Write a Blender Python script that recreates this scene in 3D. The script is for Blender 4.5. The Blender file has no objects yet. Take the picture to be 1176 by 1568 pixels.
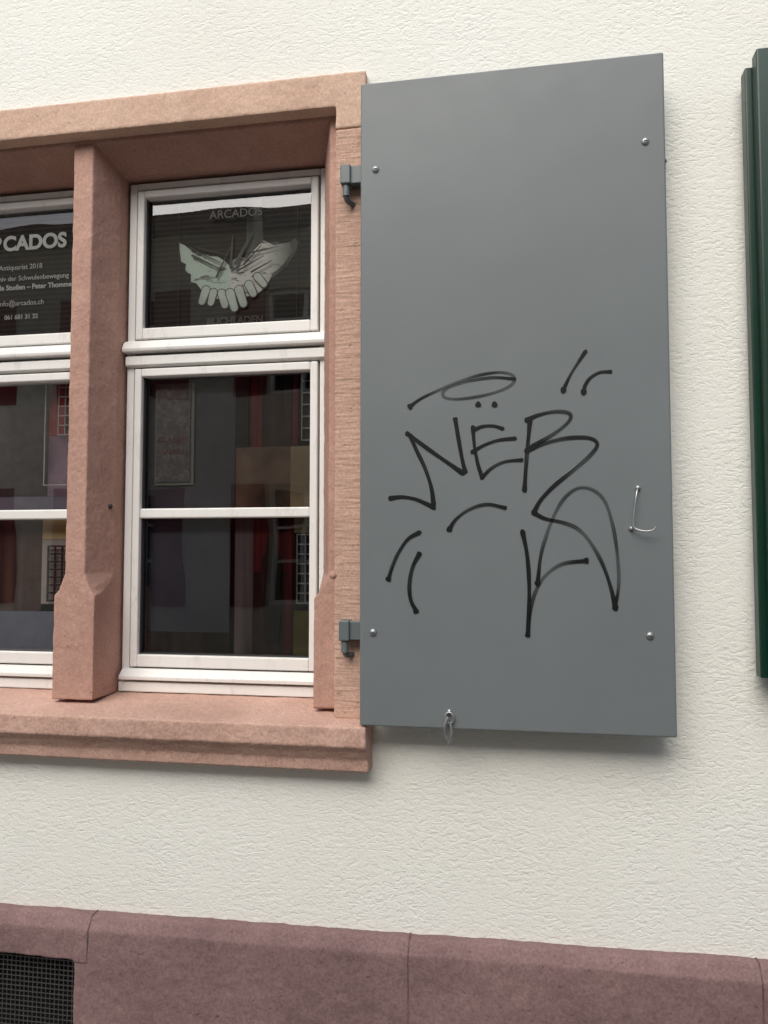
import bpy, bmesh, math, random
import numpy as np
from mathutils import Vector, Matrix
random.seed(4)
S=bpy.context.scene
S.view_settings.view_transform='Standard'
S.view_settings.look='None'; S.view_settings.exposure=0
COL=S.collection

# ------------------------------------------------------------ materials
def mat(name):
    m=bpy.data.materials.new(name); m.use_nodes=True
    nt=m.node_tree; b=nt.nodes['Principled BSDF']
    return m,nt,b
def N(nt,t,**k):
    n=nt.nodes.new(t)
    for a,v in k.items():
        if a in n.inputs: n.inputs[a].default_value=v
        else: setattr(n,a,v)
    return n
def L(nt,a,b): nt.links.new(a,b)
def coords(nt,scale=(1,1,1),rot=(0,0,0)):
    t=N(nt,'ShaderNodeTexCoord'); m=N(nt,'ShaderNodeMapping')
    m.inputs['Scale'].default_value=scale; m.inputs['Rotation'].default_value=rot
    L(nt,t.outputs['Object'],m.inputs['Vector']); return m.outputs['Vector']
def noise(nt,vec,scale,detail=4,rough=.55,dist=0):
    n=N(nt,'ShaderNodeTexNoise'); n.inputs['Scale'].default_value=scale
    n.inputs['Detail'].default_value=detail; n.inputs['Roughness'].default_value=rough
    n.inputs['Distortion'].default_value=dist
    L(nt,vec,n.inputs['Vector']); return n.outputs['Fac']
def ramp(nt,fac,stops):
    r=N(nt,'ShaderNodeValToRGB'); cr=r.color_ramp
    while len(cr.elements)<len(stops): cr.elements.new(.5)
    for e,(p,c) in zip(cr.elements,stops):
        e.position=p; e.color=(c[0],c[1],c[2],1) if not isinstance(c,(int,float)) else (c,c,c,1)
    L(nt,fac,r.inputs['Fac']); return r.outputs['Color']
def mixc(nt,fac,a,b,mode='MIX'):
    n=N(nt,'ShaderNodeMix'); n.data_type='RGBA'; n.blend_type=mode
    if isinstance(fac,(int,float)): n.inputs[0].default_value=fac
    else: L(nt,fac,n.inputs[0])
    for i,v in ((6,a),(7,b)):
        if isinstance(v,tuple): n.inputs[i].default_value=(v[0],v[1],v[2],1)
        else: L(nt,v,n.inputs[i])
    return n.outputs[2]
def math_(nt,op,a,b):
    n=N(nt,'ShaderNodeMath',operation=op)
    for i,v in ((0,a),(1,b)):
        if isinstance(v,(int,float)): n.inputs[i].default_value=v
        else: L(nt,v,n.inputs[i])
    return n.outputs[0]
def bump(nt,b,h,strength,dist,prev=None):
    n=N(nt,'ShaderNodeBump'); n.inputs['Strength'].default_value=strength; n.inputs['Distance'].default_value=dist
    L(nt,h,n.inputs['Height'])
    if prev is not None: L(nt,prev,n.inputs['Normal'])
    L(nt,n.outputs['Normal'],b.inputs['Normal']); return n.outputs['Normal']

def stucco():
    m,nt,b=mat('cream_stucco')
    v=coords(nt)
    v2=coords(nt,(1,1,1.9),(0,math.radians(-32),0))
    big=noise(nt,v,1.3,3)
    c=ramp(nt,big,[(.3,(.80,.80,.725)),(.7,(.84,.85,.795))])
    sp=noise(nt,v,38,2,.5); spm=ramp(nt,sp,[(.74,0),(.82,.3)])
    c=mixc(nt,spm,c,(.50,.45,.36))
    st=noise(nt,coords(nt,(1,1,.8)),7,3,.5); c=mixc(nt,ramp(nt,st,[(.70,0),(.80,.22)]),c,(.60,.50,.38))
    L(nt,c,b.inputs['Base Color']); b.inputs['Roughness'].default_value=.92
    b.inputs['Specular IOR Level'].default_value=.15
    w=noise(nt,v2,62,2,.5,.8)
    w=ramp(nt,w,[(.36,0),(.48,.5),(.62,.6),(.76,1)])
    area=ramp(nt,noise(nt,v,5,2),[(.35,.5),(.65,1)])
    hsum=math_(nt,'ADD',math_(nt,'MULTIPLY',w,area),math_(nt,'MULTIPLY',noise(nt,v,200,2,.6),.6))
    bump(nt,b,hsum,.48,.0034)
    return m
def stone(name,c1,c2,tool=0.0,grime=.25,toolscale=95,grain=.26):
    m,nt,b=mat(name)
    v=coords(nt)
    a=noise(nt,v,7,5,.65); g=noise(nt,v,170,2,.6); gr=noise(nt,v,2.2,4,.6,.5)
    c=ramp(nt,a,[(.3,c1),(.7,c2)])
    dark=tuple(x*.6 for x in c1)
    c=mixc(nt,ramp(nt,gr,[(.45,0),(.75,grime)]),c,dark)
    pits=noise(nt,v,75,2,.5)
    c=mixc(nt,ramp(nt,pits,[(.70,0),(.78,.55)]),c,dark)
    c=mixc(nt,grain,c,mixc(nt,1,c,ramp(nt,g,[(.3,.45),(.68,1.35)]),'MULTIPLY'))
    L(nt,c,b.inputs['Base Color']); b.inputs['Roughness'].default_value=.88
    b.inputs['Specular IOR Level'].default_value=.2
    hsum=math_(nt,'ADD',math_(nt,'MULTIPLY',g,.45),math_(nt,'MULTIPLY',noise(nt,v,38,3,.6),.7))
    hsum=math_(nt,'SUBTRACT',hsum,ramp(nt,pits,[(.68,0),(.8,1)]))
    if tool>0:
        w=noise(nt,coords(nt,(.12,.12,1)),toolscale,1,.5,.2)
        hsum=math_(nt,'ADD',hsum,math_(nt,'MULTIPLY',w,tool*3))
    bump(nt,b,hsum,.5,.0034)
    return m
def paint(name,c,rough=.4,var=.08,spec=.5,bumps=.1,dirt=0):
    m,nt,b=mat(name); v=coords(nt)
    a=noise(nt,v,3,5,.6)
    lo=tuple(x*(1-var) for x in c); hi=tuple(min(1,x*(1+var)) for x in c)
    col=ramp(nt,a,[(.3,lo),(.7,hi)])
    if dirt:
        d=noise(nt,coords(nt,(1,1,.35)),30,4,.7)
        col=mixc(nt,ramp(nt,d,[(.55,0),(.85,dirt)]),col,(.28,.24,.19))
    L(nt,col,b.inputs['Base Color'])
    r=noise(nt,v,11,3); rr=N(nt,'ShaderNodeMapRange'); L(nt,r,rr.inputs[0])
    rr.inputs[3].default_value=rough-.07; rr.inputs[4].default_value=rough+.1
    L(nt,rr.outputs[0],b.inputs['Roughness'])
    b.inputs['Specular IOR Level'].default_value=spec
    if bumps: bump(nt,b,noise(nt,v,120,2),bumps,.0008)
    return m
def metal(name,c=(.55,.55,.54),rough=.4):
    m,nt,b=mat(name); v=coords(nt)
    L(nt,ramp(nt,noise(nt,v,60,3),[(.3,tuple(x*.75 for x in c)),(.7,c)]),b.inputs['Base Color'])
    b.inputs['Metallic'].default_value=.85; b.inputs['Roughness'].default_value=rough
    return m
M_ST=stucco()
M_LINT=stone('sandstone_light',(.57,.39,.29),(.68,.485,.37),.0,.2)
M_JAMB=stone('sandstone_tooled',(.49,.32,.245),(.59,.395,.305),.6,.25,120)
M_INN=stone('sandstone_inner_shaded',(.43,.255,.20),(.52,.325,.258),.03,.28)  # same surround stone, darkened: recess shading is put into the colour
M_SILL=stone('sandstone_sill',(.51,.325,.255),(.62,.41,.33),.0,.4,95,.34)
M_PL=stone('plinth_sandstone',(.205,.130,.127),(.28,.182,.173),.0,.35,40,.4)
M_WH=paint('white_window_paint',(.80,.80,.77),.35,.04,.4,.06,.4)
M_GR=paint('grey_shutter_paint',(.162,.183,.186),.42,.05,.35,.14)
M_HG=paint('hinge_paint',(.12,.145,.148),.45,.1)
M_DG=paint('dark_green_paint',(.005,.036,.022),.32,.1,.5,.1)
M_MET=metal('galvanised_steel')
M_ZN=metal('zinc_bolt',(.42,.44,.44),.5)
M_DK=paint('dark_interior',(.015,.013,.012),.8,.1,.1,0)
M_PIN=paint('black_iron',(.02,.02,.02),.5,.1)

# ------------------------------------------------------------ geometry helpers
def link(o,parent=None):
    COL.objects.link(o)
    if parent is not None: o.parent=parent
    return o
def root(name):
    e=bpy.data.objects.new(name,None); e.empty_display_size=.1; return link(e)
def finish(bm,name,m,parent,bev=0,seg=2,smooth=False):
    bmesh.ops.recalc_face_normals(bm,faces=bm.faces)
    me=bpy.data.meshes.new(name); bm.to_mesh(me); bm.free()
    for p in me.polygons: p.use_smooth=smooth
    if m: me.materials.append(m)
    o=link(bpy.data.objects.new(name,me),parent)
    if bev:
        md=o.modifiers.new('b','BEVEL'); md.width=bev; md.segments=seg; md.limit_method='ANGLE'; md.angle_limit=math.radians(25)
    return o
TX={}
def worn(o,vox=.0045,amp=.004,sc=.035):
    """worn, hand-dressed stone: voxel remesh + cloud displacement"""
    r=o.modifiers.new('r','REMESH'); r.mode='VOXEL'; r.voxel_size=vox; r.use_smooth_shade=True
    for s_,a_ in ((sc,amp),(sc*.3,amp*.5)):
        if s_ not in TX:
            t=bpy.data.textures.new('clouds','CLOUDS'); t.noise_scale=s_; t.noise_depth=3; TX[s_]=t
        d=o.modifiers.new('d','DISPLACE'); d.texture=TX[s_]; d.strength=a_; d.mid_level=.6; d.texture_coords='GLOBAL'
    return o
def addbox(bm,x0,x1,y0,y1,z0,z1):
    vs=[bm.verts.new(p) for p in ((x0,y0,z0),(x1,y0,z0),(x1,y1,z0),(x0,y1,z0),(x0,y0,z1),(x1,y0,z1),(x1,y1,z1),(x0,y1,z1))]
    for f in ((0,1,2,3),(4,5,6,7),(0,1,5,4),(1,2,6,5),(2,3,7,6),(3,0,4,7)): bm.faces.new([vs[i] for i in f])
def boxes(name,lst,m,parent=None,bev=0,seg=2):
    bm=bmesh.new()
    for b in lst: addbox(bm,*b)
    return finish(bm,name,m,parent,bev,seg)
def quad(name,x0,x1,z0,z1,y,m,parent):
    bm=bmesh.new(); bm.faces.new([bm.verts.new(p) for p in ((x0,y,z0),(x1,y,z0),(x1,y,z1),(x0,y,z1))])
    return finish(bm,name,m,parent)
def extr(name,poly,axis,a,b,m,parent=None,bev=0,seg=2):
    bm=bmesh.new()
    def P(p,t):
        return {'x':(t,p[0],p[1]),'y':(p[0],t,p[1]),'z':(p[0],p[1],t)}[axis]
    A=[bm.verts.new(P(p,a)) for p in poly]; B=[bm.verts.new(P(p,b)) for p in poly]
    n=len(poly); bm.faces.new(A); bm.faces.new(B)
    for i in range(n): bm.faces.new((A[i],A[(i+1)%n],B[(i+1)%n],B[i]))
    return finish(bm,name,m,parent,bev,seg)
def loft(name,secs,m,parent=None,bev=0):
    bm=bmesh.new(); rings=[[bm.verts.new((p[0],p[1],z)) for p in poly] for z,poly in secs]
    n=len(rings[0]); bm.faces.new(rings[0]); bm.faces.new(rings[-1])
    for A,B in zip(rings,rings[1:]):
        for i in range(n): bm.faces.new((A[i],A[(i+1)%n],B[(i+1)%n],B[i]))
    return finish(bm,name,m,parent,bev)
def tube(name,pts,r,m,parent=None,closed=False,res=6):
    cu=bpy.data.curves.new(name,'CURVE'); cu.dimensions='3D'; cu.bevel_depth=r; cu.bevel_resolution=res; cu.use_fill_caps=True
    sp=cu.splines.new('NURBS' if len(pts)>2 else 'POLY'); sp.points.add(len(pts)-1)
    for q,p in zip(sp.points,pts): q.co=(*p,1)
    if len(pts)>2: sp.order_u=3; sp.use_endpoint_u=not closed
    sp.use_cyclic_u=closed
    cu.materials.append(m)
    o=bpy.data.objects.new(name,cu); link(o); bpy.context.view_layer.update()
    me=bpy.data.meshes.new_from_object(o.evaluated_get(bpy.context.evaluated_depsgraph_get()))
    bpy.data.objects.remove(o)
    for p in me.polygons: p.use_smooth=True
    o=bpy.data.objects.new(name,me); return link(o,parent)
def dome(name,x,y,z,r,h,m,parent):
    bm=bmesh.new(); bmesh.ops.create_uvsphere(bm,u_segments=20,v_segments=10,radius=1)
    bmesh.ops.scale(bm,vec=(r,h,r),verts=bm.verts); bmesh.ops.translate(bm,vec=(x,y,z),verts=bm.verts)
    return finish(bm,name,m,parent,smooth=True)

# ------------------------------------------------------------ stuccoed building
bld=root('stuccoed_building')
X0,X1=-7.0,6.0
boxes('stucco_wall',[(X0,-1.80,0,.4,.70,9),(-.37,X1,0,.4,.70,9),(-1.80,-.37,0,.4,2.70,9),(-1.80,-.37,0,.4,.70,1.16)],M_ST,bld)

# window surround
sur=root('sandstone_window_surround')
worn(boxes('lintel',[(-1.845,-.345,-.02,.3,2.664,2.746),(-.418,-.345,-.02,.3,2.608,2.68),(-1.845,-1.772,-.02,.3,2.608,2.68)],M_LINT,sur),.0036,.0032)
worn(boxes('jamb_right',[(-.418,-.345,-.0195,.3,1.221,2.6065)],M_JAMB,sur,.002),.0036,.0026)
worn(boxes('jamb_left',[(-1.845,-1.772,-.0195,.3,1.221,2.6065)],M_JAMB,sur,.002),.0045,.0026)
def jin(x,s,name):
    A=[(x,.02),(x+s*.022,.02),(x+s*.058,.113),(x+s*.058,.22),(x,.22)]
    B=[(x,.02),(x+s*.058,.02),(x+s*.058,.113),(x+s*.058,.22),(x,.22)]
    C=[(x,.02),(x+s*.045,.02),(x+s*.058,.075),(x+s*.058,.22),(x,.22)]
    worn(loft(name,[(1.236,B),(1.494,B),(1.508,C),(1.55,A),(2.66,A)],M_INN,sur,.002),.004,.0028)
jin(-.420,-1,'inner_jamb_right'); jin(-1.770,1,'inner_jamb_left')
mA=[(-1.122,.02),(-1.068,.02),(-1.040,.113),(-1.040,.22),(-1.152,.22),(-1.152,.113)]
mB=[(-1.152,.02),(-1.040,.02),(-1.040,.113),(-1.040,.22),(-1.152,.22),(-1.152,.113)]
mC=[(-1.138,.02),(-1.052,.02),(-1.040,.07),(-1.040,.22),(-1.152,.22),(-1.152,.07)]
worn(loft('mullion',[(1.236,mB),(1.494,mB),(1.508,mC),(1.55,mA),(2.655,mA)],M_INN,sur,.002),.0036,.0032)
worn(extr('inner_lintel',[(.02,2.656),(.02,2.70),(.3,2.70),(.3,2.612),(.125,2.614),(.113,2.622)],'x',-1.772,-.418,M_INN,sur,.002),amp=.0028)
sill=[(-.08,1.175),(-.08,1.220),(.14,1.238),(.3,1.238),(.3,1.112),(-.047,1.112),(-.050,1.140),(-.064,1.160)]
worn(extr('sill',sill,'x',-1.86,-.331,M_SILL,sur),.0034,.0038)

# ------------------------------------------------------------ windows
def glass():
    m=bpy.data.materials.new('window_glass'); m.use_nodes=True; nt=m.node_tree; nt.nodes.clear()
    o=N(nt,'ShaderNodeOutputMaterial'); mx=N(nt,'ShaderNodeMixShader'); t=N(nt,'ShaderNodeBsdfTransparent'); g=N(nt,'ShaderNodeBsdfGlossy')
    t.inputs[0].default_value=(.96,.98,.97,1); g.inputs['Roughness'].default_value=.01
    fr=N(nt,'ShaderNodeFresnel'); fr.inputs[0].default_value=1.5
    k=math_(nt,'MULTIPLY',fr.outputs[0],2.3)
    bp=N(nt,'ShaderNodeBump'); bp.inputs['Strength'].default_value=.25; bp.inputs['Distance'].default_value=.004
    L(nt,noise(nt,coords(nt),4,1),bp.inputs['Height']); L(nt,bp.outputs[0],g.inputs['Normal'])
    L(nt,k,mx.inputs[0]); L(nt,t.outputs[0],mx.inputs[1]); L(nt,g.outputs[0],mx.inputs[2]); L(nt,mx.outputs[0],o.inputs[0])
    return m
M_GL=glass()
M_RUB=paint('dark_gasket',(.03,.03,.03),.6,.1)
def window(x0,x1):
    r=root('white_casement_window')
    yo,yb=.150,.21
    boxes('outer_frame',[(x0,x0+.021,yo,yb,1.2385,2.606),(x1-.021,x1,yo,yb,1.2385,2.606),(x0+.021,x1-.021,yo,yb,2.588,2.606),
        (x0+.021,x1-.021,yo,yb,1.2385,1.262)],M_WH,r,.003)
    boxes('frame_rebate',[(x0+.019,x0+.030,.176,.2,1.262,2.588),(x1-.030,x1-.019,.176,.2,1.262,2.588)],M_RUB,r)
    def sash(n,z0,z1,rb,rt,st=.020):
        a,b=x0+.025,x1-.025; y0=.144
        boxes(n,[(a,a+st,y0,.19,z0,z1),(b-st,b,y0,.19,z0,z1),(a+st,b-st,y0,.19,z1-rt,z1),(a+st,b-st,y0,.19,z0,z0+rb)],M_WH,r,.0035,3)
        boxes(n+'_gasket',[(a+st,a+st+.003,.158,.186,z0+rb,z1-rt),(b-st-.003,b-st,.158,.186,z0+rb,z1-rt),(a+st+.003,b-st-.003,.158,.186,z0+rb,z0+rb+.003)],M_RUB,r)
    sash('upper_sash',2.1745,2.583,.030,.020)
    sash('lower_sash',1.303,2.0945,.032,.022)
    extr('transom_drip',[(.145,2.1355),(.128,2.1375),(.126,2.146),(.134,2.162),(.145,2.1705),(.2,2.1705),(.2,2.1355)],'x',x0-.004,x1+.004,M_WH,r,.002)
    extr('transom',[(.147,2.0985),(.138,2.103),(.138,2.126),(.147,2.131),(.2,2.131),(.2,2.0985)],'x',x0+.001,x1-.001,M_WH,r,.002)
    extr('lower_drip',[(.146,1.276),(.127,1.271),(.126,1.281),(.146,1.299),(.2,1.299),(.2,1.276)],'x',x0+.004,x1-.004,M_WH,r,.002)
    boxes('base_rail',[(x0-.002,x1+.002,.136,.2,1.2395,1.2655)],M_WH,r,.003)
    boxes('glazing_bar',[(x0+.045,x1-.045,.148,.185,1.693,1.719)],M_WH,r,.004,3)
    quad('upper_pane',x0+.040,x1-.040,2.19,2.575,.170,M_GL,r)
    quad('lower_pane',x0+.040,x1-.040,1.32,2.085,.170,M_GL,r)
    return r
window(-1.034,-.478); window(-1.708,-1.154)

# ------------------------------------------------------------ interior and painted reflections behind the glass
rm=root('shop_interior')
boxes('room',[(-2.3,.1,1.6,1.65,.9,2.9),(-2.35,-2.3,.41,1.65,.9,2.9),(.1,.15,.41,1.65,.9,2.9),(-2.3,.1,.41,1.6,2.85,2.9),(-2.3,.1,.41,1.6,.9,.95)],M_DK,rm)
K=1.35
def flat(name,c,rough=.6,var=.15,scale=6,stripes=None):
    m,nt,b=mat(name); v=coords(nt)
    a=noise(nt,v,scale,3,.6)
    col=ramp(nt,a,[(.3,tuple(x*(1-var) for x in c)),(.7,tuple(min(.9,x*(1+var)) for x in c))])
    if stripes:
        w=noise(nt,coords(nt,stripes),1,2,.5); col=mixc(nt,1,col,ramp(nt,w,[(.35,.35),(.65,1.2)]),'MULTIPLY')
    L(nt,col,b.inputs['Base Color']); b.inputs['Roughness'].default_value=rough; b.inputs['Specular IOR Level'].default_value=.2
    return m
def kf(name,c,**k): return flat(name,tuple(min(.85,x*K) for x in c),**k)
def panel(name,x0,x1,z0,z1,y,m,parent,t=.004):
    return boxes(name,[(x0,x1,y,y+t,z0,z1)],m,parent)
M_LAV=kf('lavender_board',(.062,.054,.072),var=.3,scale=3)
M_LAV2=kf('blue_grey_board',(.062,.065,.088),var=.3,scale=3)
M_RED=kf('dark_red_reflection',(.11,.010,.010),stripes=(60,1,2))  # flat board colours painting in the reflected facade, no real cloth
M_BRN=kf('brown_reflection',(.030,.013,.010),stripes=(50,1,2))
M_BEI=kf('beige_reflection_board',(.27,.20,.12),stripes=(1,1,3))
M_OLV=kf('olive_reflection_board',(.15,.125,.035),stripes=(3,1,5))
M_PNK=kf('pinkish_reflection_board',(.16,.12,.125),stripes=(25,1,1))
M_BLK=kf('black_board',(.010,.007,.007))
M_GRY=kf('reflected_bar_grey',(.22,.20,.19))
M_YEL=kf('yellow_reflection_board',(.24,.17,.08))
dr=root('painted_reflection_boards')  # boards behind the pane, painted with reflections of the houses opposite
Y=.205
PX=lambda u:-.985+(u-220)*.001812
panel('lavender_panel',-1.02,PX(352),1.70,2.10,Y,M_LAV,dr)
panel('blue_grey_reflection_panel',-1.02,PX(345),1.39,1.699,Y,M_LAV2,dr)
panel('brown_base',-1.02,PX(345),1.30,1.389,Y,M_BRN,dr)
panel('black_strip',PX(353),PX(372),1.885,2.10,Y,M_BLK,dr)
panel('red_reflection_strip',PX(373),PX(392),1.885,2.10,Y+.01,M_RED,dr)
panel('brown_reflection_strip',PX(392),PX(441),1.885,2.10,Y+.005,M_BRN,dr)
panel('reflected_red_frame',PX(441),PX(449),1.885,2.10,Y-.004,M_RED,dr)
panel('pinkish_reflection',PX(353),PX(381),1.31,1.70,Y,M_PNK,dr)
panel('tan_reflection',PX(353),PX(437),1.70,1.884,Y,kf('tan_reflection',(.12,.07,.047),stripes=(8,1,9)),dr)
panel('beige_reflection',PX(437),-.49,1.70,1.884,Y,M_BEI,dr)
panel('red_reflection_patch',PX(381),PX(443),1.55,1.699,Y+.004,M_RED,dr)
panel('brown_reflection_patch',PX(381),PX(443),1.31,1.549,Y+.004,M_BRN,dr)
panel('reflected_red_frame_lower',PX(432),PX(441),1.31,1.68,Y-.003,M_RED,dr)
panel('olive_reflection',PX(443),-.49,1.30,1.45,Y,M_OLV,dr)
panel('beige_strip',PX(443),-.49,1.655,1.699,Y,M_BEI,dr)
panel('dark_back_upper',PX(449),-.49,1.885,2.10,Y+.01,M_BLK,dr)
panel('dark_back_lower',PX(443),-.49,1.45,1.655,Y+.01,M_BLK,dr)
def bar_grid(name,x0,x1,z0,z1,y,nx,nz,m,parent,t=.0035):
    l=[]
    for i in range(nx+1):
        x=x0+(x1-x0)*i/nx; l.append((x-t/2,x+t/2,y,y+.003,z0,z1))
    for j in range(nz+1):
        z=z0+(z1-z0)*j/nz; l.append((x0,x1,y-.0035,y-.0005,z-t/2,z+t/2))
    return boxes(name,l,m,parent)
bar_grid('reflected_bars_upper',PX(453),-.505,1.90,2.09,Y+.004,2,6,M_GRY,dr)  # bars painting in the reflection of a window across the street
bar_grid('reflected_bars_lower',PX(447),-.505,1.47,1.65,Y+.004,3,7,M_GRY,dr)
fig=[(-.665,1.47),(-.660,1.53),(-.668,1.58),(-.655,1.61),(-.652,1.645),(-.640,1.655),(-.628,1.645),(-.627,1.61),(-.612,1.57),(-.618,1.52),(-.612,1.47),(-.62,1.36),(-.655,1.36)]
extr('dark_figure_outline',fig,'y',Y-.006,Y-.003,M_BLK,dr)  # flat black figure outline just in front of the boards
def poster_mat():
    m,nt,b=mat('small_poster_print')
    a=noise(nt,coords(nt),55,4,.7,.4)
    c=ramp(nt,a,[(.42,(.085,.075,.085)),(.55,(.15,.125,.125)),(.7,(.24,.22,.20))])
    L(nt,c,b.inputs['Base Color']); b.inputs['Roughness'].default_value=.5; return m
po=root('small_poster')
panel('paper',PX(227),PX(289),1.785,2.062,.196,kf('poster_border',(.17,.17,.15)),po,.002)
panel('print',PX(230),PX(284),1.793,2.055,.191,poster_mat(),po,.002)
def text(name,s,x,z,y,size,m,parent,align='RIGHT',off=0,flip=False):
    cu=bpy.data.curves.new(name,'FONT'); cu.body=s; cu.size=size; cu.align_x=align; cu.offset=off; cu.extrude=.0004
    cu.materials.append(m)
    o=bpy.data.objects.new(name,cu); link(o); o.rotation_euler=(math.pi/2,0,0); o.location=(x,y,z)
    if flip: o.scale.x=-1
    bpy.context.view_layer.update()
    me=bpy.data.meshes.new_from_object(o.evaluated_get(bpy.context.evaluated_depsgraph_get())); me.transform(o.matrix_world)
    bpy.data.objects.remove(o)
    return link(bpy.data.objects.new(name,me),parent)
M_RT=kf('poster_red_ink',(.15,.05,.05))
text('poster_text','BLAUER',PX(257),1.90,.189,.024,M_RT,po,'CENTER')
text('poster_text_2','SALON',PX(257),1.868,.189,.020,M_RT,po,'CENTER')

def louvre():
    m,nt,b=mat('dark_louvre_print'); v=coords(nt)
    w=N(nt,'ShaderNodeTexWave'); w.bands_direction='Z'; w.inputs['Scale'].default_value=22; w.inputs['Distortion'].default_value=.6; L(nt,v,w.inputs['Vector'])
    c=ramp(nt,w.outputs['Fac'],[(.0,(.020,.020,.018)),(.8,(.034,.034,.031)),(1,(.052,.050,.046))])
    c=mixc(nt,ramp(nt,noise(nt,v,5,3),[(.4,0),(.7,.5)]),c,(.05,.032,.024))
    L(nt,c,b.inputs['Base Color']); b.inputs['Roughness'].default_value=.5; b.inputs['Specular IOR Level'].default_value=.2
    return m
M_LV=louvre()
def hands_mat(name,light,dark,lo,hi,side=False):
    m,nt,b=mat(name)
    a=noise(nt,coords(nt,(1,1,3.6),(0,.75,0)),19,4,.6,.8)
    c=mixc(nt,ramp(nt,a,[(lo,0),(hi,.85)]),light,dark)
    if side:
        sx=N(nt,'ShaderNodeSeparateXYZ'); L(nt,coords(nt),sx.inputs[0])
        s=N(nt,'ShaderNodeMapRange'); L(nt,sx.outputs[0],s.inputs[0]); s.inputs[1].default_value=-.66; s.inputs[2].default_value=-.59
        c=mixc(nt,s.outputs[0],c,(.19,.205,.185))
    L(nt,c,b.inputs['Base Color']); b.inputs['Roughness'].default_value=.6; return m
M_H1=hands_mat('hand_print_pale',(.72,.83,.75),(.14,.14,.12),.58,.66)
M_H2=hands_mat('hand_print_white',(.88,.86,.83),(.10,.09,.08),.55,.63,True)
M_HF=flat('finger_print',(.76,.82,.76),var=.08,scale=40)
M_HO=flat('finger_outline',(.10,.098,.088))
M_H3=flat('dim_print_and_reflection',(.19,.20,.185),stripes=(20,1,4))  # shared by the dim print and the painted reflection streak
M_TXT=flat('white_print',(.88,.88,.86),var=.02)
M_TXD=flat('grey_print',(.15,.15,.14),var=.05)
sg=root('hands_poster')
YB=.184
panel('board',-1.02,-.49,2.18,2.60,YB,M_LV,sg)
UX=lambda u:-.985+(u-225)*.001835
UZ=lambda u,v:2.5605-(v-(300-(u-225)*.04))*.00178
U=lambda u,v:(UX(u),UZ(u,v))
def shape(name,pts,k,m): return extr(name,[U(*p) for p in pts],'y',YB-.0012-k*.0004,YB-.001-k*.0004,m,sg)
def blade(name,a,b,w0,w1,k,m):
    """flat capsule from a to b (brush mark or printed finger)"""
    a=np.array(a,float); b=np.array(b,float); t=(b-a)/np.linalg.norm(b-a); n=np.array([-t[1],t[0]]); P=[]
    for i in range(9):
        an=math.pi*i/8; P.append(a+w0*(n*math.cos(an)-t*math.sin(an)))
    for i in range(9):
        an=math.pi*i/8; P.append(b+w1*(-n*math.cos(an)+t*math.sin(an)))
    shape(name,P,k,m)
shape('reflection_streak',[(376,298),(396,297),(400,368),(372,392)],0,M_H3)  # grey shape painting a streak of reflected light over the poster
shape('dim_wing',[(395,368),(420,364),(436,368),(447,360),(454,366),(447,384),(436,402),(420,415),(404,425)],0,M_H3)
shape('left_palm',[(268,361),(278,366),(292,377),(304,378),(318,384),(330,385),(343,394),(350,402),(352,430),(346,450),(326,450),(310,444),(302,432),(296,425),(288,423),(288,411),(279,406),(280,395),(272,391)],1,M_H1)
shape('right_palm',[(346,404),(352,392),(362,386),(376,388),(388,374),(400,362),(416,370),(440,366),(444,380),(430,400),(414,414),(404,434),(388,446),(366,448),(352,440)],2,M_H2)
for i,(a,b,w) in enumerate([((312,436),(306,454),6),((324,440),(320,456),5.5),((337,442),(342,460),6),((350,442),(357,465),6.5),((364,438),(371,459),6.5),((379,430),(386,444),6),((392,418),(402,430),5.5)]):
    blade('finger_outline_%d'%i,a,b,w+1.3,w+.7,3+i*2,M_HO)
    blade('finger_%d'%i,a,b,w,w*.85,4+i*2,M_HF)
for i,(a,b,w) in enumerate([((288,372),(336,396),1.6),((300,372),(345,384),1.3),((292,384),(340,408),1.8),((330,418),(351,372),1.6),((352,404),(354,356),2.4),((360,398),(384,352),3.0),((372,400),(398,372),1.6),((362,410),(402,388),1.4),((376,384),(424,374),1.3),((384,412),(414,396),1.5)]):
    blade('brush_mark_%d'%i,a,b,w,w*.35,20+i,M_HO if i not in (4,5) else M_H3)
text('top_title','ARCADOS',UX(360),UZ(360,328),YB-.016,.032,M_TXD,sg,'CENTER',0)
text('bottom_title','BUCHLADEN',UX(358),UZ(362,489),YB-.005,.027,M_TXD,sg,'CENTER',.0008)
boxes('hanging_strings',[(UX(270)-.0005,UX(270)+.0005,YB-.007,YB-.006,2.19,2.57),(UX(452)-.0005,UX(452)+.0005,YB-.007,YB-.006,2.19,2.57)],M_TXD,sg)

ps=root('bookshop_sign')
panel('board',-1.70,-1.16,2.18,2.60,YB,M_LV,ps)
LX=lambda u:-1.030+(u-202)*.001965
YT=YB-.002
text('title','ARCADOS',LX(94),2.462,YT,.058,M_TXT,ps,'RIGHT',.0022)
text('line_1','Antiquariat 2018',LX(57),2.405,YT,.020,M_TXT,ps)
text('line_2','Archiv der Schwulenbewegung',LX(99),2.373,YT,.020,M_TXT,ps)
text('line_3','Schwule Studien – Peter Thommen',LX(109),2.347,YT,.020,M_TXT,ps,'RIGHT',.0005)
text('line_4','info@arcados.ch',LX(61),2.301,YT,.021,M_TXT,ps)
text('line_5','061 681 31 32',LX(52),2.262,YT,.018,M_TXT,ps,'RIGHT',.0003)
dl=root('painted_reflection_boards')  # left pane: reflected facade colours painted on added boards
panel('dark_reflection_panel',-1.70,-1.30,1.76,2.10,Y,M_BLK,dl)
panel('dark_red_reflection_panel',-1.298,-1.215,1.93,2.10,Y,M_RED,dl)
panel('reflected_bars_back',-1.24,-1.16,1.93,2.10,Y-.006,M_BLK,dl)
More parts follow.
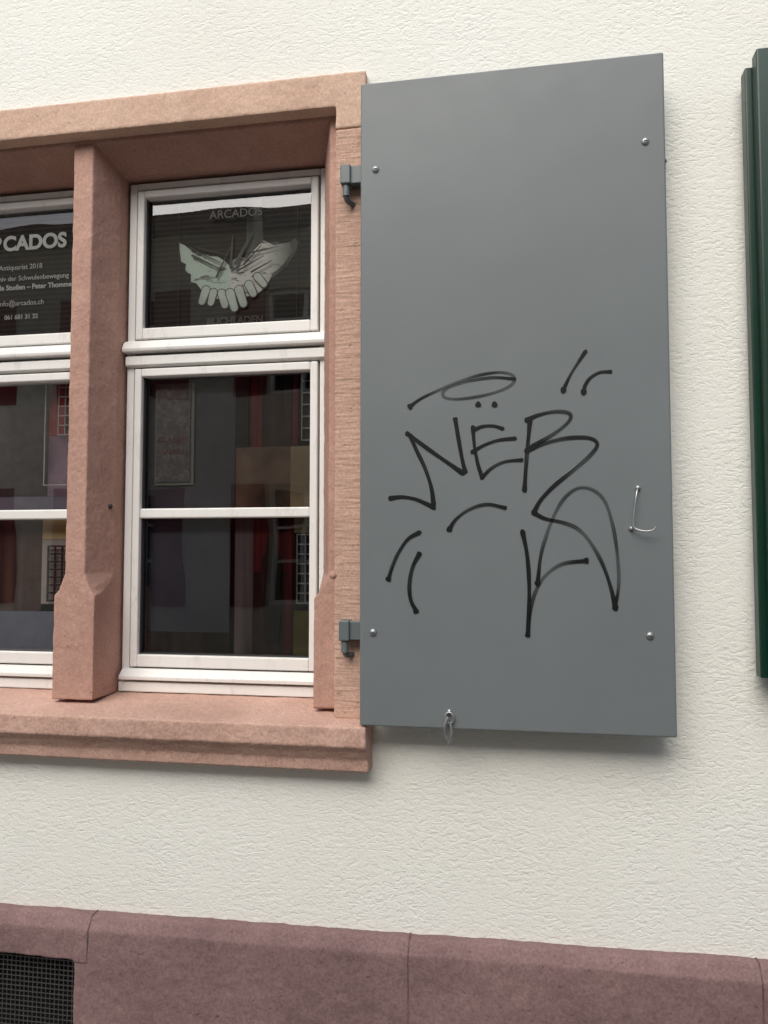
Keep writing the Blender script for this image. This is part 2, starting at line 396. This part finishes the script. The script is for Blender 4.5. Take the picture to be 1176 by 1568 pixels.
bar_grid('bar_grid',-1.262,-1.18,1.93,2.09,Y-.012,4,6,kf('reflected_bar_dim',(.13,.12,.12)),dl,.0028)  # thin bars painting in a reflected window frame
bar_grid('poster_edge',-1.30,-1.18,1.79,2.075,Y-.016,1,1,kf('grey_edge',(.22,.22,.21)),dl,.002)
panel('lavender_panel',-1.70,-1.21,1.70,1.759,Y-.002,M_LAV,dl)
panel('violet_reflection_panel',-1.298,-1.16,1.76,1.929,Y,kf('violet_reflection_board',(.075,.045,.062),stripes=(9,1,9)),dl)
panel('dark_reflection_panel_lower',-1.70,-1.31,1.44,1.699,Y,M_BRN,dl)
panel('yellow_strip',-1.31,-1.16,1.64,1.699,Y,M_YEL,dl)
panel('beige_panel',-1.31,-1.16,1.46,1.639,Y,kf('greyish',(.14,.12,.11)),dl)
bar_grid('reflected_bars_lower',-1.285,-1.16,1.47,1.62,Y-.01,6,7,M_BLK,dl,.005)
panel('blue_panel',-1.70,-1.16,1.30,1.439,Y,M_LAV2,dl)

# ------------------------------------------------------------ grey shutter
sh=root('grey_window_shutter')
YF=-.080
boxes('leaf',[(-.345,.317,YF,-.046,1.224,2.673)],M_GR,sh,.0035,3)
boxes('rear_batten',[(-.32,-.26,-.046,-.022,1.26,2.64),(.22,.29,-.046,-.022,1.26,2.64)],M_GR,sh,.002)
for i,(x,z) in enumerate([(-.310,2.469),(.276,2.479),(-.315,1.427),(.267,1.430)]):
    dome('bolt_%d'%i,x,YF,z,.0085,.0055,M_ZN,sh)
    boxes('slot_%d'%i,[(x-.0035,x+.0035,YF-.0062,YF-.0045,z-.0007,z+.0007)],M_PIN,sh)
tube('hook_wire',[(.247,YF-.004,1.735),(.244,YF-.012,1.728),(.240,YF-.014,1.700),(.236,YF-.012,1.665),(.236,YF-.012,1.654),(.246,YF-.014,1.648),(.262,YF-.018,1.645),(.276,YF-.022,1.648),(.279,YF-.022,1.655)],.0017,M_MET,sh)
dome('hook_screw_top',.248,YF-.002,1.737,.0055,.006,M_MET,sh)
dome('hook_screw_bottom',.233,YF-.002,1.652,.005,.006,M_MET,sh)
tube('latch_ring',[(-.148+.009*math.cos(a),YF-.006,1.249+.012*math.sin(a)) for a in [i*math.pi/5 for i in range(10)]],.0025,M_MET,sh,True)
dome('latch_screw',-.148,YF-.001,1.262,.005,.005,M_MET,sh)
tube('latch_hook',[(-.150,YF-.012,1.252),(-.156,YF-.014,1.238),(-.158,YF-.010,1.222),(-.152,YF-.006,1.205),(-.147,YF-.006,1.190)],.0036,M_ZN,sh)
tube('latch_hook_b',[(-.146,YF-.010,1.240),(-.142,YF-.012,1.225),(-.145,YF-.010,1.208),(-.149,YF-.008,1.192)],.0030,M_ZN,sh)
def hinge(z):
    boxes('hinge_strap',[(-.398,-.33,-.050,-.030,z,z+.042)],M_HG,sh,.002)
    boxes('hinge_socket',[(-.398,-.374,-.058,-.0195,z-.002,z+.044)],M_HG,sh,.003)
    tube('hinge_pin',[(-.386,-.045,z+.0),(-.386,-.045,z-.028)],.0085,M_HG,sh)
    tube('hinge_bracket',[(-.386,-.045,z-.026),(-.386,-.040,z-.036),(-.375,-.02,z-.036),(-.37,0,z-.036)],.0065,M_HG,sh)
hinge(2.457); hinge(1.406)

# ---- marker graffiti, drawn flat on the leaf
src=[(552,130),(1014,78),(1038,1130),(550,1112)]
dst=[(-.345,2.671),(.316,2.675),(.318,1.224),(-.346,1.223)]
A=[];Bv=[]
for (u,v),(x,z) in zip(src,dst):
    A.append([u,v,1,0,0,0,-x*u,-x*v]); Bv.append(x); A.append([0,0,0,u,v,1,-z*u,-z*v]); Bv.append(z)
h=np.linalg.solve(np.array(A,float),np.array(Bv,float))
def T(u,v):
    w=h[6]*u+h[7]*v+1; return ((h[0]*u+h[1]*v+h[2])/w,(h[3]*u+h[4]*v+h[5])/w)
strokes=[ # (points, width, mid density)
 ([(628,622),(645,610),(668,599),(700,585),(735,574),(765,570),(784,574),(787,584),(775,594),(750,603),(720,609),(695,611),(680,608),(679,599),(692,591),(720,583),(755,578),(787,580)],6.5,.42),
 ([(896,538),(886,553),(873,574),(862,597)],6.5,.60),
 ([(934,569),(918,570),(904,578),(896,589),(893,600)],6.5,.5),
 ([(598,763),(615,761),(635,764),(652,771),(664,777)],8,.68),
 ([(664,772),(660,745),(650,715),(638,690),(628,667)],8,.68),
 ([(624,664),(640,676),(662,692),(685,708),(708,724)],8.5,.74),
 ([(712,722),(707,700),(702,672),(697,642)],8,.85),
 ([(724,654),(726,680),(731,708),(738,731)],7,.6),
 ([(724,659),(738,653),(755,652),(769,656)],6.5,.72),
 ([(723,692),(740,682),(762,674),(788,671)],6.5,.65),
 ([(738,731),(752,717),(772,707),(798,704)],6.5,.6),
 ([(803,750),(805,715),(808,680),(811,645)],8,.66),
 ([(806,643),(825,635),(850,630),(870,632),(873,641),(860,655),(838,670),(815,683)],7.5,.5),
 ([(806,690),(830,680),(865,671),(900,670),(914,679),(905,695),(880,718),(850,742),(828,765),(817,785)],8,.58),
 ([(817,785),(835,794),(862,800),(885,810),(905,832),(923,865),(935,900),(942,931)],7.5,.46),
 ([(941,931),(947,895),(945,850),(938,805),(926,768),(908,750),(886,747),(866,760),(850,785),(838,815),(828,850),(823,893)],7,.40),
 ([(800,814),(807,850),(810,890),(810,930),(808,972)],8,.80),
 ([(808,972),(812,935),(820,905),(836,880),(862,863),(897,858)],7,.40),
 ([(688,810),(698,795),(718,780),(745,772),(773,777)],6.5,.45),
 ([(642,815),(625,825),(612,843),(602,864),(595,886)],7,.45),
 ([(642,848),(632,868),(627,895),(629,918),(637,935)],8,.62),
]
def catmull(P,n=10):
    P=[np.array(p,float) for p in P]; P=[2*P[0]-P[1]]+P+[2*P[-1]-P[-2]]; out=[]
    for i in range(1,len(P)-2):
        for k in range(n):
            t=k/n; a,b,c,d=P[i-1:i+3]
            out.append(.5*((2*b)+(-a+c)*t+(2*a-5*b+4*c-d)*t*t+(-a+3*b-3*c+d)*t**3))
    out.append(P[-2]); return out
bm=bmesh.new(); uvl=bm.loops.layers.uv.new('UVMap'); dl_=bm.verts.layers.float.new('ink_load')
lay=0
PXM=.00138
def disc(u,v,r):
    global lay
    lay+=1; x,z=T(u,v); y=YF-.0006-lay*.00002; r*=PXM; n=18
    vs=[]
    for i in range(n):
        a=2*math.pi*i/n; rr=r*(1+.1*math.sin(3*a+u))
        q=bm.verts.new((x+rr*math.cos(a),y,z+rr*math.sin(a))); q[dl_]=1.0; vs.append(q)
    f=bm.faces.new(vs)
    for l,q in zip(f.loops,vs): l[uvl].uv=((l.vert.co.x-x)*3,.5+(l.vert.co.z-z)*20)
for pts,w,d in strokes:
    lay+=1; y=YF-.0006-lay*.00002
    q=[np.array(T(*p)) for p in catmull(pts)]
    n=len(q); prev=None; cum=[0]
    for i in range(1,n): cum.append(cum[-1]+float(np.linalg.norm(q[i]-q[i-1])))
    tot=cum[-1]; off=random.random()*10; longs=tot>.12
    for i in range(n):
        t=q[min(i+1,n-1)]-q[max(i-1,0)]; t/=np.linalg.norm(t)+1e-9; nn=np.array([-t[1],t[0]])
        e=min(cum[i],tot-cum[i])
        ww=w*PXM*.5*(.76+.24*math.exp(-e/.014))*(1+.08*math.sin(cum[i]*70+off))
        den=d+(1-d)*math.exp(-e/(.026 if longs else .016))
        # slight pressure changes along the stroke
        den+=.10*math.sin(cum[i]*38+off*3)*min(1,e/.03)
        a=q[i]+nn*ww; b=q[i]-nn*ww
        va=bm.verts.new((a[0],y,a[1])); vb=bm.verts.new((b[0],y,b[1])); va[dl_]=den; vb[dl_]=den
        if prev:
            f=bm.faces.new((prev[0],prev[1],vb,va))
            for l,uv in zip(f.loops,((cum[i-1]+off,0),(cum[i-1]+off,1),(cum[i]+off,1),(cum[i]+off,0))): l[uvl].uv=uv
        prev=(va,vb)
    for k,pt in ((0,pts[0]),(1,pts[-1])): disc(pt[0],pt[1],w*.5)
for u,v in ((732,619),(757,619),(628,622),(595,886),(862,597),(893,600),(688,810),(897,858),(637,935),(823,893),(942,930)): disc(u,v,4.6)
g=finish(bm,'marker_tag',None,sh)
m,nt,b=mat('marker_ink')
b.inputs['Base Color'].default_value=(.006,.007,.008,1); b.inputs['Roughness'].default_value=.5; b.inputs['Specular IOR Level'].default_value=.25
uvn=N(nt,'ShaderNodeUVMap'); mp=N(nt,'ShaderNodeMapping'); mp.inputs['Scale'].default_value=(12,4.5,1); L(nt,uvn.outputs[0],mp.inputs[0])
nz=noise(nt,mp.outputs[0],1.0,3,.6)
at=N(nt,'ShaderNodeAttribute',attribute_name='ink_load')
k=math_(nt,'ADD',nz,math_(nt,'MULTIPLY',math_(nt,'SUBTRACT',at.outputs['Fac'],.55),1.15))
al=ramp(nt,k,[(.30,.38),(.70,.98)])
L(nt,al,b.inputs['Alpha'])
g.data.materials.append(m)

# ------------------------------------------------------------ green shutter
gs=root('green_window_shutter')
boxes('edge_strip',[(.487,.515,-.052,-.02,1.345,2.637)],M_DG,gs,.003)
boxes('stile_left',[(.5005,.575,-.086,-.0525,1.343,2.656)],M_DG,gs,.004)
boxes('stile_right',[(1.06,1.135,-.086,-.0525,1.343,2.656)],M_DG,gs,.004)
boxes('rails',[(.576,1.059,-.085,-.0525,1.343,1.43),(.576,1.059,-.085,-.0525,2.57,2.656),(.576,1.059,-.085,-.0525,1.96,2.04)],M_DG,gs,.004)
bm=bmesh.new()
z=1.44
while z<2.56:
    if not 1.945<z<2.045:
        vs=[bm.verts.new((x,yy,zz)) for x in (.576,1.059) for yy,zz in ((-.082,z),(-.078,z-.004),(-.056,z+.024),(-.060,z+.028))]
        bm.faces.new(vs[:4]); bm.faces.new(vs[4:])
        for i in range(4): bm.faces.new((vs[i],vs[(i+1)%4],vs[4+(i+1)%4],vs[4+i]))
    z+=.028
finish(bm,'louvres',M_DG,gs)
boxes('back_panel',[(.516,1.13,-.05,-.04,1.35,2.64)],M_DG,gs)

# ------------------------------------------------------------ wall marks
wm=root('wall_fixing_remains')
dome('nail_top',.33,0,2.472,.004,.008,M_PIN,wm); dome('nail_low',.329,0,2.455,.003,.006,M_PIN,wm)
sn=root('sandstone_iron_stubs')
dome('nub_left',-1.045,.095,1.722,.007,.006,M_PIN,sn); dome('nub_right',-.421,-.018,1.55,.009,.006,M_INN,sn)

# ------------------------------------------------------------ plinth
pl=root('sandstone_plinth')
def pz(x): return .757+.0125*x
bm=bmesh.new()
def prism(x0,x1,zb,grow=0,y=-.045):
    """plinth profile (front face, chamfer, top) swept from x0 to x1"""
    g=grow; R=[]
    for x in (x0,x1):
        t=pz(x)
        R.append([bm.verts.new(p) for p in ((x,y-g,zb),(x,y-g,t-.028),(x,y+.020-g,t+g),(x,.06,t+g),(x,.06,zb))])
    bm.faces.new(R[0]); bm.faces.new(R[1])
    for i in range(5): bm.faces.new((R[0][i],R[0][(i+1)%5],R[1][(i+1)%5],R[1][i]))
prism(-2.2,2.2,.645); prism(-1.036,2.2,.02); prism(-2.2,-1.65,.02)
addbox(bm,-1.70,-1.0,-.045,.06,.02,.30)
worn(finish(bm,'plinth_stones',M_PL,pl),.0055,.0055,.06)
bm=bmesh.new(); prism(-7,-2.19,.0); prism(2.19,6,.0)
finish(bm,'plinth_stones_far',M_PL,pl)
M_MO=flat('mortar_joint',(.13,.085,.08),var=.3,scale=40)
bm=bmesh.new()
for x,zb in ((-1.002,.645),(-.244,.02),(.478,.02),(1.3,.02),(-1.75,.645)): prism(x-.0014,x+.0014,zb,.0006)
addbox(bm,-1.036,-1.002,-.0456,.0,.6425,.6450)
finish(bm,'joints',M_MO,pl)
vg=root('cellar_vent_grille')
boxes('dark_shaft',[(-1.66,-1.03,.061,.066,.29,.66)],M_DK,vg)
l=[]; x=-1.645
while x<-1.038: l.append((x-.0009,x+.0009,-.012,-.010,.302,.643)); x+=.0115
z=.305
while z<.643: l.append((-1.648,-1.037,-.0145,-.0125,z-.0009,z+.0009)); z+=.0115
boxes('wire_mesh',l,metal('mesh_wire',(.20,.20,.20),.5),vg)

# ------------------------------------------------------------ ground and opposite side
def asphalt(name,c):
    m,nt,b=mat(name); v=coords(nt)
    L(nt,ramp(nt,noise(nt,v,30,4,.7),[(.3,tuple(q*.75 for q in c)),(.7,tuple(q*1.2 for q in c))]),b.inputs['Base Color'])
    b.inputs['Roughness'].default_value=.9; bump(nt,b,noise(nt,v,120,2),.4,.004); return m
boxes('ground',[(-200,200,-200,200,-.3,-.13)],asphalt('earth',(.09,.085,.075)))
boxes('street',[(-60,60,-6.2,-1.9,-.128,-.10)],asphalt('asphalt',(.06,.06,.062)))
boxes('sidewalk',[(-60,60,-1.9,.06,-.128,-.002)],asphalt('paving',(.20,.19,.18)),None,.01)
boxes('sidewalk',[(-60,60,-7.7,-6.2,-.128,-.002)],asphalt('paving2',(.20,.19,.18)),None,.01)
op=root('opposite_house')
M_OP=flat('opposite_render',(.60,.53,.43))
wl=[];fr=[];gl=[];su=[]
ys=-7.7
xs=[-8+2.6*i for i in range(8)]
rows=[(.9,2.5),(3.7,5.2)]
zc=-.1
for z0,z1 in rows:
    wl.append((-9.5,12,ys-.3,ys,zc,z0)); px=-9.5
    for x in xs:
        wl.append((px,x-.5,ys-.3,ys,z0,z1)); px=x+.5
        fr+=[(x-.5,x-.44,ys-.2,ys-.12,z0,z1),(x+.44,x+.5,ys-.2,ys-.12,z0,z1),(x-.44,x+.44,ys-.2,ys-.12,z1-.06,z1),(x-.44,x+.44,ys-.2,ys-.12,z0,z0+.06),(x-.03,x+.03,ys-.2,ys-.12,z0+.06,z1-.06),(x-.44,x-.03,ys-.19,ys-.13,z0+.55,z0+.59),(x+.03,x+.44,ys-.19,ys-.13,z0+.55,z0+.59),(x-.44,x-.03,ys-.19,ys-.13,z0+1.05,z0+1.09),(x+.03,x+.44,ys-.19,ys-.13,z0+1.05,z0+1.09)]
        gl.append((x-.5,x+.5,ys-.28,ys-.21,z0,z1))
        su+=[(x-.98,x-.51,ys+.001,ys+.04,z0,z1),(x+.51,x+.98,ys+.001,ys+.04,z0,z1)]
    wl.append((px,12,ys-.3,ys,z0,z1)); zc=z1
wl.append((-9.5,12,ys-.3,ys,zc,6.0))
boxes('walls',wl,M_OP,op); boxes('window_frames',fr,M_WH,op); boxes('window_panes',gl,M_DK,op)
boxes('shutters',su,flat('red_shutter_paint',(.17,.02,.02)),op)
extr('roof',[(ys+.4,5.95),(ys+.4,6.1),(ys-4,8),(ys-8,6.0)],'x',-9.8,12.3,flat('roof_tiles',(.16,.07,.05),stripes=(6,6,6)),op)

# ------------------------------------------------------------ light, sky, camera
w=bpy.data.worlds.new('World'); S.world=w; w.use_nodes=True; nt=w.node_tree
sky=nt.nodes.new('ShaderNodeTexSky'); sky.sky_type='NISHITA'; sky.sun_disc=False
d=Vector((.24,1.0,-1.0)).normalized()
sky.sun_elevation=math.asin(-d.z); sky.sun_rotation=math.atan2(-d.x,-d.y)%(2*math.pi)
sky.air_density=1.0; sky.dust_density=3.0; sky.ozone_density=1
nt.links.new(sky.outputs[0],nt.nodes['Background'].inputs[0]); nt.nodes['Background'].inputs[1].default_value=.15
sd=bpy.data.lights.new('sun','SUN'); sd.energy=2.8; sd.angle=math.radians(52); sd.color=(1,.975,.93)
so=link(bpy.data.objects.new('sun',sd)); so.rotation_euler=d.to_track_quat('-Z','Y').to_euler(); so.location=(-3,-4,8)
cd=bpy.data.cameras.new('camera'); co=link(bpy.data.objects.new('camera',cd))
cd.sensor_fit='VERTICAL'; cd.sensor_height=36; cd.lens=36*1177/1568; cd.clip_end=600; cd.clip_start=.05
co.location=(0,-1.75,1.6); co.rotation_euler=(math.pi/2+math.radians(3.087),0,math.radians(9.874))
S.camera=co
